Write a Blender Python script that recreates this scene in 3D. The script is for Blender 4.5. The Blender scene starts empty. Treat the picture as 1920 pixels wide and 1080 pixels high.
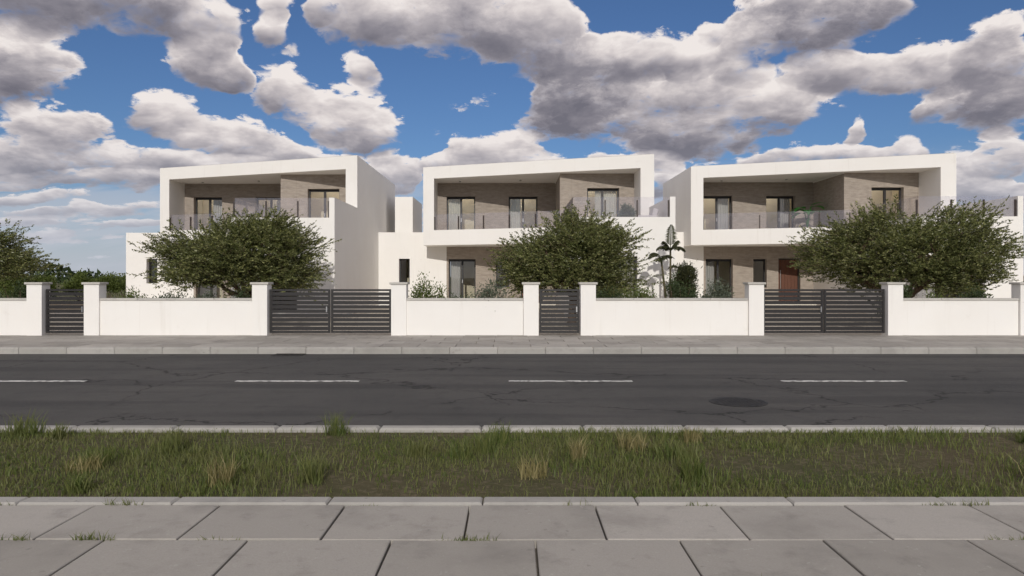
import bpy, bmesh, math, random
import numpy as np
from mathutils import Vector, Matrix

SC = bpy.context.scene
COL = SC.collection

# ------------------------------------------------------------------ camera
FPX = 1330.0                       # focal length in pixels of the 1920 px wide photograph
EYE = 1.6
cam_d = bpy.data.cameras.new('camera')
cam_d.sensor_width = 36.0
cam_d.lens = 36.0 * FPX / 1920.0
cam_d.shift_y = -20.0 / 1920.0
cam_d.clip_start = 0.1
cam_d.clip_end = 6000.0
cam = bpy.data.objects.new('camera', cam_d)
cam.location = (0, 0, EYE)
cam.rotation_euler = (math.radians(90), 0, 0)
COL.objects.link(cam)
SC.camera = cam

# ------------------------------------------------------------------ light
SUN_EL = 22.0
sun_d = bpy.data.lights.new('sun', 'SUN')
sun_d.energy = 2.2
sun_d.angle = math.radians(0.5)
sun_d.color = (1.0, 0.955, 0.885)
sun = bpy.data.objects.new('sun', sun_d)
sun.rotation_euler = (math.radians(90 - SUN_EL), 0, 0)
sun.location = (0, -20, 30)
COL.objects.link(sun)

SC.view_settings.view_transform = 'Standard'
SC.view_settings.look = 'None'
SC.view_settings.gamma = 1.0
SC.view_settings.use_curve_mapping = False
SC.view_settings.exposure = 0.0
SC.cycles.use_adaptive_sampling = True
SC.cycles.adaptive_threshold = 0.02
SC.cycles.adaptive_min_samples = 10
SC.cycles.use_denoising = True
SC.cycles.max_bounces = 8
SC.cycles.diffuse_bounces = 4
SC.cycles.transparent_max_bounces = 12

# ------------------------------------------------------------------ sky with cumulus
world = bpy.data.worlds.new('World')
SC.world = world
world.use_nodes = True


class NT:
    """small helper to write node trees as expressions"""
    def __init__(self, tree):
        self.t = tree

    def new(self, kind, **kw):
        n = self.t.nodes.new(kind)
        for k, v in kw.items():
            setattr(n, k, v)
        return n

    def put(self, sock, v):
        if hasattr(v, 'node'):
            self.t.links.new(v, sock)
        elif v is not None:
            sock.default_value = v

    def m(self, op, a, b=None, c=None, clamp=False):
        n = self.new('ShaderNodeMath', operation=op, use_clamp=clamp)
        for i, v in enumerate((a, b, c)):
            if v is not None:
                self.put(n.inputs[i], v)
        return n.outputs[0]

    def v(self, op, a, b=None, c=None):
        n = self.new('ShaderNodeVectorMath', operation=op)
        for i, q in enumerate((a, b, c)):
            if q is not None:
                self.put(n.inputs[i], q)
        return n.outputs['Value'] if op in ('DOT_PRODUCT', 'LENGTH', 'DISTANCE') else n.outputs[0]

    def scale(self, a, s):
        n = self.new('ShaderNodeVectorMath', operation='SCALE')
        self.put(n.inputs[0], a)
        self.put(n.inputs['Scale'], s)
        return n.outputs[0]

    def xyz(self, x, y, z):
        n = self.new('ShaderNodeCombineXYZ')
        for i, q in enumerate((x, y, z)):
            self.put(n.inputs[i], q)
        return n.outputs[0]

    def sep(self, a):
        n = self.new('ShaderNodeSeparateXYZ')
        self.put(n.inputs[0], a)
        return n.outputs

    def mix(self, f, a, b, kind='MIX'):
        n = self.new('ShaderNodeMix', data_type='RGBA', blend_type=kind)
        self.put(n.inputs[0], f)
        self.put(n.inputs[6], a)
        self.put(n.inputs[7], b)
        return n.outputs[2]

    def noise(self, vec, scale, detail=4.0, rough=0.5, dims='3D', dist=0.0, col=False):
        n = self.new('ShaderNodeTexNoise', noise_dimensions=dims)
        if vec is not None:
            self.put(n.inputs['Vector'], vec)
        n.inputs['Scale'].default_value = scale
        n.inputs['Detail'].default_value = detail
        n.inputs['Roughness'].default_value = rough
        n.inputs['Distortion'].default_value = dist
        return n.outputs['Color'] if col else n.outputs[0]

    def smooth(self, x, lo, hi, a=0.0, b=1.0):
        n = self.new('ShaderNodeMapRange', interpolation_type='SMOOTHSTEP')
        self.put(n.inputs[0], x)
        for i, q in enumerate((lo, hi, a, b)):
            n.inputs[i + 1].default_value = q
        return n.outputs[0]

    def lin(self, x, lo, hi, a=0.0, b=1.0):
        n = self.new('ShaderNodeMapRange')
        self.put(n.inputs[0], x)
        for i, q in enumerate((lo, hi, a, b)):
            n.inputs[i + 1].default_value = q
        return n.outputs[0]


# cloud masses: pixel centre, pixel radii of the photograph turned into directions, and darkness
CLOUDS = [
    (120, 5, 230, 95, .75), (300, 20, 130, 95, .45), (400, 60, 80, 75, .1), (385, 125, 110, 55, .35), (440, 140, 50, 40, .3),
    (20, 130, 145, 95, .5), (90, 262, 165, 75, .35), (250, 300, 110, 40, .3), (20, 300, 120, 45, .5),
    (315, 218, 95, 55, .05), (430, 250, 120, 55, .15), (520, 280, 70, 40, .3), (420, 300, 110, 25, .0),
    (535, 170, 85, 55, .1), (600, 215, 70, 50, .2), (670, 225, 110, 72, .15), (705, 140, 50, 42, -.1),
    (515, 15, 42, 42, .0), (520, 65, 48, 42, .0), 
    (735, 305, 62, 45, .1), (715, 345, 90, 40, .2),
    (690, 25, 135, 85, .15), (850, 35, 170, 100, .5), (985, 60, 120, 100, .4), (1020, 20, 70, 60, .1),
    (1080, 140, 140, 95, .8), (1070, 215, 125, 75, .95), (1190, 95, 145, 62, .1), (1290, 110, 60, 50, .0),
    (1240, 200, 150, 75, .35), (1400, 190, 180, 80, .2), (1290, 260, 160, 45, .8),
    (1490, 45, 175, 90, .85), (1620, 15, 130, 55, .8), (1385, 95, 75, 75, .1), (1315, 60, 38, 28, -.1),
    (1580, 135, 150, 52, .15), (1730, 130, 150, 62, .15), (1890, 110, 100, 95, .5), (1870, 200, 140, 60, .8), (1745, 215, 65, 42, .3),
    (925, 285, 115, 55, .05), (850, 305, 90, 32, .05), (1000, 305, 90, 30, .1),
    (1230, 305, 80, 30, .05), (1530, 290, 130, 28, .05), (1602, 242, 26, 36, -.1), (1712, 285, 62, 42, .0),
    (1850, 315, 90, 55, .2), (1900, 290, 60, 60, .1), (1830, 360, 90, 30, .2),
    (605, 20, 50, 40, .1),
    (760, 335, 60, 40, .2), (1130, 300, 60, 22, .1), (1255, 345, 60, 40, .25), (1420, 300, 60, 18, .05), (1640, 300, 60, 24, .05), (1785, 330, 50, 26, .1),
    (320, 295, 60, 30, .1), (600, 300, 80, 22, .1), (260, 340, 90, 30, .25), (1900, 370, 80, 30, .2),
    (150, 392, 190, 20, .35), (40, 415, 150, 16, .3), (250, 425, 120, 14, .2),
    (80, 330, 170, 18, .1), (230, 335, 120, 16, .15), (60, 362, 150, 16, .2),
]


def build_sky():
    t = world.node_tree
    t.nodes.clear()
    N = NT(t)
    tc = N.new('ShaderNodeTexCoord').outputs['Generated']
    d = N.sep(tc)
    dx, dy, dz = d[0], d[1], d[2]
    sky = N.new('ShaderNodeTexSky', sky_type='NISHITA', sun_disc=False)
    sky.sun_elevation = math.radians(SUN_EL)
    sky.sun_rotation = math.radians(180)
    sky.air_density = 1.0
    sky.dust_density = 0.6
    sky.ozone_density = 3.0
    skyc = N.mix(1.0, sky.outputs[0], (0.046, 0.056, 0.073, 1), 'MULTIPLY')

    # tangent coordinates (linear in the picture ahead), large elsewhere
    ysafe = N.m('MAXIMUM', dy, 0.05)
    tx = N.m('DIVIDE', dx, ysafe)
    tz = N.m('DIVIDE', dz, ysafe)
    zc = N.m('MAXIMUM', dz, 0.0)
    den = N.m('ADD', zc, 0.33)
    px = N.m('DIVIDE', dx, den)
    py = N.m('DIVIDE', dy, den)
    P = N.xyz(px, py, 0.0)
    # wobble
    w1 = N.noise(P, 2.3, 4.0, 0.55, '2D', col=True)
    w1 = N.v('SUBTRACT', w1, (0.5, 0.5, 0.5))
    Pw = N.v('ADD', P, N.scale(w1, 0.10))
    T = N.v('ADD', N.xyz(tx, tz, 1.0), N.v('MULTIPLY', w1, (0.11, 0.06, 0.0)))

    W = None
    S = None
    Tc = T
    count = 0
    for (cx, cy, rx, ry, dark) in CLOUDS:
        a, b = (cx - 960) / FPX, (520 - cy) / FPX
        ix, iz = FPX / rx, FPX / ry
        rel = N.v('MULTIPLY_ADD', Tc, (ix, iz, 0.0), (-a * ix, -b * iz, dark))
        q = N.v('DOT_PRODUCT', rel, rel)
        w = N.m('SUBTRACT', 1.0 + dark * dark, q, clamp=True)
        if W is None:
            W = w
            S = N.scale(rel, w)
        else:
            W = N.m('ADD', W, w)
            S = N.v('MULTIPLY_ADD', rel, w, S)
        # keep the chain serial: the next mass is only worked out after this one
        count += 1
        if count % 5 == 0:
            Tc = N.v('MULTIPLY_ADD', S, (1e-7, 1e-7, 0.0), Tc)
    Wn = N.m('MAXIMUM', W, 0.02)
    Sv = N.sep(N.scale(S, N.m('DIVIDE', 1.0, Wn)))
    vert, dark = Sv[1], Sv[2]
    cover = N.m('MINIMUM', N.m('MULTIPLY', W, 1.45), 1.15)

    # unseen sky: cloud cover thickened and kept pale to lift fill on shaded walls
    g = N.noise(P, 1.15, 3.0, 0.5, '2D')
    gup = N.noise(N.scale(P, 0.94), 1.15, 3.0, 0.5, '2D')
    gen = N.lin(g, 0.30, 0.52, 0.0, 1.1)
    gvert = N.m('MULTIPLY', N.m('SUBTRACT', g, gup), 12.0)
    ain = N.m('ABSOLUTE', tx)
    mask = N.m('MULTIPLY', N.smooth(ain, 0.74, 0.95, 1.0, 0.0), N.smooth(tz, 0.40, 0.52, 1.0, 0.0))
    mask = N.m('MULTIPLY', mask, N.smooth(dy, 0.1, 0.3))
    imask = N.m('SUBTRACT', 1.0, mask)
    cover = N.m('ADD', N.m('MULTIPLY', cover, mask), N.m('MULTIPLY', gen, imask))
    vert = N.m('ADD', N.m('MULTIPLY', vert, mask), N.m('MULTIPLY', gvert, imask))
    dark = N.m('MULTIPLY', dark, mask)

    # rows of small clouds crowding towards the horizon
    rows = N.noise(N.v('MULTIPLY', Pw, (1.0, 1.7, 1.0)), 3.1, 2.0, 0.5, '2D')
    lowband = N.m('MULTIPLY', N.smooth(dz, 0.005, 0.05, 0.35, 1.0), N.smooth(dz, 0.13, 0.19, 1.0, 0.0))
    rowc = N.m('MULTIPLY', N.lin(rows, 0.36, 0.60, 0.0, 1.0), lowband)
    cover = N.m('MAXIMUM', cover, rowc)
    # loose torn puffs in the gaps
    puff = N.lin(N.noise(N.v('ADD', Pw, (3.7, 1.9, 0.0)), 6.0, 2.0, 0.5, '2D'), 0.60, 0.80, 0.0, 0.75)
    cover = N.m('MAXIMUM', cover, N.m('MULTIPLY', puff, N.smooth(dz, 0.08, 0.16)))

    # billows: cauliflower bumps and fine noise for the outline, smoother noise for the relief
    def body(vec):
        return N.noise(vec, 5.0, 4.0, 0.55, '2D')
    fine = N.noise(Pw, 6.5, 9.0, 0.66, '2D')
    Pf = N.v('ADD', Pw, N.scale(N.xyz(fine, N.m('SUBTRACT', 1.0, fine), 0.0), 0.10))
    vo = N.new('ShaderNodeTexVoronoi', voronoi_dimensions='2D', feature='F1')
    N.put(vo.inputs['Vector'], Pf)
    vo.inputs['Scale'].default_value = 13.0
    vo.inputs['Detail'].default_value = 2.0
    vo.inputs['Roughness'].default_value = 0.6
    bump = N.m('SUBTRACT', 0.42, vo.outputs['Distance'])
    n0 = body(Pw)
    # towards the sun: up and back over the viewer
    n1 = body(N.v('ADD', N.scale(Pw, 0.965), (0.015, 0.0, 0.0)))
    relief = N.m('SUBTRACT', n0, n1)
    edge = N.m('ADD', N.m('MULTIPLY', N.m('SUBTRACT', fine, 0.5), 2.15), N.m('MULTIPLY', N.m('SUBTRACT', n0, 0.5), 0.9))
    edge = N.m('MULTIPLY_ADD', bump, 0.40, edge)
    edge = N.m('MULTIPLY', edge, N.smooth(cover, 0.55, 1.15, 1.45, 0.85))

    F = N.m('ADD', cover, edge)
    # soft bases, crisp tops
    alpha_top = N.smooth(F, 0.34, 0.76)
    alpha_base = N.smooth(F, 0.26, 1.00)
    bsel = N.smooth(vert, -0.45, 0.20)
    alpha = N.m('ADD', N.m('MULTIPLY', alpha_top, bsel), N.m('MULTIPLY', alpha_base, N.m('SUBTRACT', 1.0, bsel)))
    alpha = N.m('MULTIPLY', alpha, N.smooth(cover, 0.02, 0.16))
    alpha = N.m('MULTIPLY', alpha, N.smooth(dz, 0.004, 0.03))
    # thin veil low down
    st = N.noise(N.v('MULTIPLY', P, (0.8, 3.0, 1.0)), 2.2, 4.0, 0.55, '2D')
    low = N.m('MULTIPLY', N.smooth(dz, 0.0, 0.03), N.smooth(dz, 0.09, 0.17, 1.0, 0.0))
    streak = N.m('MULTIPLY', N.smooth(st, 0.34, 0.60, 0.10, 0.60), low)
    # shading
    thick = N.smooth(F, 0.50, 1.35)
    s = N.m('MULTIPLY_ADD', vert, 0.66, 0.97)
    s = N.m('SUBTRACT', s, N.m('MULTIPLY', thick, 0.22))
    s = N.m('MULTIPLY_ADD', relief, 1.15, s)
    s = N.m('MULTIPLY_ADD', bump, 0.22, s)
    s = N.m('MULTIPLY_ADD', N.m('SUBTRACT', fine, 0.5), 0.24, s)
    s = N.m('SUBTRACT', s, N.m('MULTIPLY', dark, N.m('MULTIPLY_ADD', thick, 0.50, 0.14)), clamp=True)
    r = N.new('ShaderNodeValToRGB')
    N.put(r.inputs[0], s)
    e = r.color_ramp.elements
    e[0].position = 0.0
    e[0].color = (0.165, 0.160, 0.195, 1)
    e[1].position = 1.0
    e[1].color = (0.86, 0.80, 0.775, 1)
    for pos, c in ((0.33, (0.265, 0.250, 0.285, 1)), (0.62, (0.47, 0.435, 0.455, 1)), (0.82, (0.68, 0.625, 0.62, 1))):
        q = e.new(pos)
        q.color = c
    cl = r.outputs[0]
    hz = N.smooth(dz, 0.0, 0.22, 0.55, 0.0)
    cl = N.mix(hz, cl, (0.47, 0.50, 0.58, 1))
    out = N.mix(streak, skyc, (0.50, 0.52, 0.58, 1))
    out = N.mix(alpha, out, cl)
    # pale air at the horizon
    hz2 = N.smooth(dz, -0.01, 0.12, 0.80, 0.0)
    out = N.mix(hz2, out, (0.52, 0.55, 0.63, 1))
    bg = N.new('ShaderNodeBackground')
    N.put(bg.inputs[0], out)
    bg.inputs[1].default_value = 1.0
    o = N.new('ShaderNodeOutputWorld')
    t.links.new(bg.outputs[0], o.inputs[0])


build_sky()
world.cycles.sampling_method = 'MANUAL'
world.cycles.sample_map_resolution = 256


# ------------------------------------------------------------------ materials
def mat(name, fn):
    m = bpy.data.materials.new(name)
    m.use_nodes = True
    t = m.node_tree
    t.nodes.clear()
    N = NT(t)
    o = N.new('ShaderNodeOutputMaterial')
    fn(N, o)
    return m


def principled(N, o, color, rough=0.7, bump=None, bstr=0.2, bdist=0.01, spec=0.3, metal=0.0):
    p = N.new('ShaderNodeBsdfPrincipled')
    N.put(p.inputs['Base Color'], color)
    N.put(p.inputs['Roughness'], rough)
    p.inputs['Specular IOR Level'].default_value = spec
    p.inputs['Metallic'].default_value = metal
    if bump is not None:
        b = N.new('ShaderNodeBump')
        b.inputs['Strength'].default_value = bstr
        b.inputs['Distance'].default_value = bdist
        N.put(b.inputs['Height'], bump)
        N.t.links.new(b.outputs[0], p.inputs['Normal'])
    N.t.links.new(p.outputs[0], o.inputs[0])
    return p


def pos(N):
    return N.new('ShaderNodeNewGeometry').outputs['Position']


def objc(N):
    return N.new('ShaderNodeTexCoord').outputs['Object']


def m_plaster(N, o):
    p = pos(N)
    a = N.noise(p, 0.9, 4.0, 0.55)
    f = N.noise(p, 55.0, 3.0, 0.6)
    streak = N.noise(N.v('MULTIPLY', p, (3.5, 3.5, 0.22)), 1.6, 4.0, 0.6)
    c = N.mix(N.lin(a, 0.3, 0.7), (0.835, 0.81, 0.77, 1), (0.86, 0.84, 0.805, 1))
    c = N.mix(N.smooth(streak, 0.57, 0.80, 0.0, 0.30), c, (0.62, 0.58, 0.52, 1))
    blot = N.noise(p, 2.7, 6.0, 0.65)
    c = N.mix(N.smooth(blot, 0.60, 0.78, 0.0, 0.22), c, (0.66, 0.62, 0.56, 1))
    principled(N, o, c, 0.88, f, 0.12, 0.004, 0.2)


def m_inside(N, o):
    p = pos(N)
    a = N.noise(p, 1.5, 3.0)
    c = N.mix(a, (0.72, 0.63, 0.47, 1), (0.78, 0.70, 0.55, 1))
    principled(N, o, c, 0.8)


def m_stone(N, o):
    # thin stacked slate strips, horizontally streaked
    p = pos(N)
    s = N.sep(p)
    u = N.m('ADD', s[0], s[1])
    q = N.xyz(u, s[2], 0.0)
    br = N.new('ShaderNodeTexBrick')
    N.put(br.inputs['Vector'], q)
    br.inputs['Color1'].default_value = (0.0, 0.0, 0.0, 1)
    br.inputs['Color2'].default_value = (1, 1, 1, 1)
    br.inputs['Mortar'].default_value = (0.3, 0.3, 0.3, 1)
    br.inputs['Scale'].default_value = 1.0
    br.inputs['Brick Width'].default_value = 0.42
    br.inputs['Row Height'].default_value = 0.055
    br.inputs['Mortar Size'].default_value = 0.006
    br.inputs['Mortar Smooth'].default_value = 0.3
    br.offset = 0.37
    streak = N.noise(N.v('MULTIPLY', q, (1.7, 6.0, 1.0)), 1.8, 6.0, 0.6, '2D')
    patch = N.noise(q, 0.9, 3.0, 0.5, '2D')
    fine = N.noise(N.v('MULTIPLY', q, (9, 30, 1.0)), 2.0, 4.0, 0.6, '2D')
    base = N.mix(N.lin(streak, 0.30, 0.70), (0.270, 0.230, 0.196, 1), (0.420, 0.364, 0.310, 1))
    base = N.mix(N.lin(patch, 0.35, 0.65, 0.0, 0.45), base, (0.390, 0.340, 0.288, 1))
    base = N.mix(N.m('MULTIPLY', br.outputs['Color'], 0.20), base, (0.54, 0.465, 0.39, 1))
    base = N.mix(N.m('MULTIPLY', br.outputs['Fac'], 0.18), base, (0.12, 0.10, 0.085, 1))
    # slabs of cladding: faint tall joints
    ph = N.m('FRACT', N.m('DIVIDE', N.m('ADD', u, 0.37), 1.5))
    j = N.m('LESS_THAN', ph, 0.010)
    base = N.mix(N.m('MULTIPLY', j, 0.22), base, (0.14, 0.12, 0.10, 1))
    h = N.m('ADD', N.m('MULTIPLY', br.outputs['Color'], 0.8), N.m('ADD', N.m('MULTIPLY', fine, 0.6), streak))
    h = N.m('SUBTRACT', h, N.m('MULTIPLY', br.outputs['Fac'], 1.2))
    principled(N, o, base, 0.85, h, 0.5, 0.012, 0.25)


def plain(col, rough=0.6, var=0.12, scale=6.0, spec=0.4, metal=0.0, bump=0.0):
    def fn(N, o):
        p = pos(N)
        a = N.noise(p, scale, 4.0, 0.6)
        lo = tuple(c * (1 - var) for c in col) + (1,)
        hi = tuple(min(1, c * (1 + var)) for c in col) + (1,)
        c = N.mix(N.lin(a, 0.3, 0.7), lo, hi)
        principled(N, o, c, rough, N.noise(p, scale * 12, 3.0) if bump else None, bump, 0.004, spec, metal)
    return fn


def facing_fresnel(N):
    # Schlick curve, the same on both faces of a thin sheet
    lw = N.new('ShaderNodeLayerWeight')
    lw.inputs['Blend'].default_value = 0.5
    f = N.m('POWER', lw.outputs['Facing'], 5.0)
    return N.m('MULTIPLY_ADD', f, 0.9, 0.04, clamp=True)


def m_glass_rail(N, o):
    g = N.new('ShaderNodeBsdfGlossy')
    g.inputs['Roughness'].default_value = 0.02
    g.inputs['Color'].default_value = (0.9, 0.9, 0.95, 1)
    t = N.new('ShaderNodeBsdfTransparent')
    t.inputs['Color'].default_value = (0.955, 0.95, 0.965, 1)
    df = N.new('ShaderNodeBsdfDiffuse')
    df.inputs['Color'].default_value = (0.62, 0.60, 0.66, 1)
    fr = facing_fresnel(N)
    m1 = N.new('ShaderNodeMixShader')
    m1.inputs[0].default_value = 0.055
    N.t.links.new(t.outputs[0], m1.inputs[1])
    N.t.links.new(df.outputs[0], m1.inputs[2])
    m2 = N.new('ShaderNodeMixShader')
    N.put(m2.inputs[0], fr)
    N.t.links.new(m1.outputs[0], m2.inputs[1])
    N.t.links.new(g.outputs[0], m2.inputs[2])
    N.t.links.new(m2.outputs[0], o.inputs[0])


def m_pane(N, o):
    g = N.new('ShaderNodeBsdfGlossy')
    g.inputs['Roughness'].default_value = 0.01
    t = N.new('ShaderNodeBsdfTransparent')
    t.inputs['Color'].default_value = (0.93, 0.94, 0.935, 1)
    fr = facing_fresnel(N)
    m2 = N.new('ShaderNodeMixShader')
    N.put(m2.inputs[0], N.m('MULTIPLY', fr, 1.5, clamp=True))
    N.t.links.new(t.outputs[0], m2.inputs[1])
    N.t.links.new(g.outputs[0], m2.inputs[2])
    N.t.links.new(m2.outputs[0], o.inputs[0])


def leafmat(c0, c1, c2, trans=0.25, rough=0.55):
    def fn(N, o):
        gi = N.new('ShaderNodeNewGeometry')
        rnd = gi.outputs['Random Per Island']
        big = N.noise(gi.outputs['Position'], 2.2, 4.0, 0.6)
        c = N.mix(N.m('POWER', rnd, 1.5), c0 + (1,), c1 + (1,))
        c = N.mix(N.lin(big, 0.45, 0.70, 0.0, 0.8), c, c2 + (1,))
        p = N.new('ShaderNodeBsdfPrincipled')
        N.put(p.inputs['Base Color'], c)
        p.inputs['Roughness'].default_value = rough
        p.inputs['Specular IOR Level'].default_value = 0.35
        tr = N.new('ShaderNodeBsdfTranslucent')
        N.put(tr.inputs['Color'], N.mix(1.0, c, (1.2, 1.35, 0.6, 1), 'MULTIPLY'))
        m = N.new('ShaderNodeMixShader')
        m.inputs[0].default_value = trans
        N.t.links.new(p.outputs[0], m.inputs[1])
        N.t.links.new(tr.outputs[0], m.inputs[2])
        N.t.links.new(m.outputs[0], o.inputs[0])
    return fn


def m_bark(N, o):
    p = pos(N)
    a = N.noise(N.v('MULTIPLY', p, (6, 6, 1.2)), 4.0, 6.0, 0.65)
    c = N.mix(a, (0.055, 0.034, 0.022, 1), (0.19, 0.135, 0.095, 1))
    principled(N, o, c, 0.9, a, 0.7, 0.02, 0.2)


def m_asphalt(N, o):
    p = pos(N)
    agg = N.noise(p, 170.0, 2.0, 0.6)
    vo = N.new('ShaderNodeTexVoronoi', feature='F1')
    N.put(vo.inputs['Vector'], p)
    vo.inputs['Scale'].default_value = 95.0
    patch = N.noise(p, 0.35, 5.0, 0.6)
    lane = N.noise(N.v('MULTIPLY', p, (0.12, 1.5, 1)), 1.0, 4.0, 0.55)
    c = N.mix(N.lin(agg, 0.35, 0.65), (0.042, 0.041, 0.040, 1), (0.100, 0.096, 0.091, 1))
    c = N.mix(N.lin(patch, 0.35, 0.7, 0.0, 0.75), c, (0.115, 0.108, 0.100, 1))
    mid = N.noise(p, 3.5, 6.0, 0.7)
    c = N.mix(N.smooth(mid, 0.50, 0.75, 0.0, 0.55), c, (0.040, 0.039, 0.038, 1))
    c = N.mix(N.smooth(N.noise(p, 6.0, 5.0, 0.7), 0.60, 0.78, 0.0, 0.6), c, (0.15, 0.142, 0.13, 1))
    c = N.mix(N.smooth(lane, 0.46, 0.66, 0.0, 0.6), c, (0.046, 0.045, 0.044, 1))
    # hairline cracks
    cr = N.new('ShaderNodeTexVoronoi', feature='DISTANCE_TO_EDGE')
    wob = N.v('ADD', p, N.scale(N.v('SUBTRACT', N.noise(p, 2.2, 4.0, 0.6, col=True), (0.5, 0.5, 0.5)), 0.7))
    N.put(cr.inputs['Vector'], wob)
    cr.inputs['Scale'].default_value = 0.32
    crk = N.m('MULTIPLY', N.smooth(cr.outputs['Distance'], 0.0, 0.010, 1.0, 0.0), N.smooth(N.noise(p, 0.5, 2.0), 0.42, 0.52))
    c = N.mix(N.m('MULTIPLY', crk, 0.85), c, (0.016, 0.015, 0.014, 1))
    # pale specks of stone
    c = N.mix(N.smooth(N.noise(p, 240.0, 1.0), 0.70, 0.78, 0.0, 0.55), c, (0.26, 0.25, 0.23, 1))
    h = N.m('SUBTRACT', N.m('SUBTRACT', agg, vo.outputs['Distance']), N.m('MULTIPLY', crk, 2.0))
    principled(N, o, c, 0.88, h, 0.55, 0.006, 0.3)


def m_slab(c0, c1):
    def fn(N, o):
        oi = N.new('ShaderNodeObjectInfo').outputs['Random']
        p = pos(N)
        a = N.noise(p, 1.3, 5.0, 0.6)
        f = N.noise(p, 120.0, 3.0, 0.6)
        c = N.mix(oi, c0 + (1,), c1 + (1,))
        c = N.mix(N.smooth(N.noise(p, 4.5, 6.0, 0.7), 0.50, 0.74, 0.0, 0.5), c, tuple(q * 0.60 for q in c0) + (1,))
        c = N.mix(N.smooth(N.noise(p, 24.0, 3.0, 0.6), 0.64, 0.72, 0.0, 0.5), c, (0.50, 0.49, 0.44, 1))
        c = N.mix(N.smooth(a, 0.48, 0.72, 0.0, 0.55), c, tuple(q * 0.66 for q in c0) + (1,))
        c = N.mix(N.lin(f, 0.3, 0.7, 0.0, 0.35), c, tuple(q * 0.75 for q in c0) + (1,))
        c = N.mix(N.smooth(N.noise(p, 14.0, 3.0), 0.66, 0.78, 0.0, 0.35), c, (0.10, 0.095, 0.085, 1))
        principled(N, o, c, 0.85, f, 0.3, 0.004, 0.25)
    return fn


def m_paint(N, o):
    p = pos(N)
    a = N.noise(p, 9.0, 6.0, 0.7)
    c = N.mix(N.smooth(a, 0.44, 0.60, 0.0, 0.85), (0.66, 0.65, 0.62, 1), (0.13, 0.125, 0.12, 1))
    principled(N, o, c, 0.8, N.noise(p, 150.0, 2.0), 0.3, 0.004, 0.3)


def m_soil(c0, c1, c2):
    def fn(N, o):
        p = pos(N)
        a = N.noise(p, 0.6, 6.0, 0.65)
        b = N.noise(p, 16.0, 5.0, 0.7)
        c = N.mix(N.lin(a, 0.35, 0.65), c0 + (1,), c1 + (1,))
        c = N.mix(N.smooth(b, 0.45, 0.7, 0.0, 0.7), c, c2 + (1,))
        principled(N, o, c, 0.95, b, 0.8, 0.03, 0.1)
    return fn


def m_wood(N, o):
    p = pos(N)
    a = N.noise(N.v('MULTIPLY', p, (14, 14, 0.8)), 2.0, 5.0, 0.6)
    c = N.mix(a, (0.075, 0.028, 0.016, 1), (0.17, 0.072, 0.042, 1))
    principled(N, o, c, 0.5, a, 0.2, 0.004)


def m_curtain(c):
    def fn(N, o):
        p = pos(N)
        f = N.noise(N.v('MULTIPLY', p, (60, 60, 4)), 1.0, 3.0)
        cc = N.mix(N.lin(f, 0.3, 0.7), tuple(q * 0.9 for q in c) + (1,), c + (1,))
        d_ = N.new('ShaderNodeBsdfDiffuse')
        N.put(d_.inputs[0], cc)
        tr = N.new('ShaderNodeBsdfTranslucent')
        N.put(tr.inputs[0], cc)
        m = N.new('ShaderNodeMixShader')
        m.inputs[0].default_value = 0.25
        N.t.links.new(d_.outputs[0], m.inputs[1])
        N.t.links.new(tr.outputs[0], m.inputs[2])
        N.t.links.new(m.outputs[0], o.inputs[0])
    return fn


def m_glow(N, o):
    e = N.new('ShaderNodeEmission')
    e.inputs[0].default_value = (1.0, 0.82, 0.58, 1)
    e.inputs[1].default_value = 6.0
    N.t.links.new(e.outputs[0], o.inputs[0])


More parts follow.
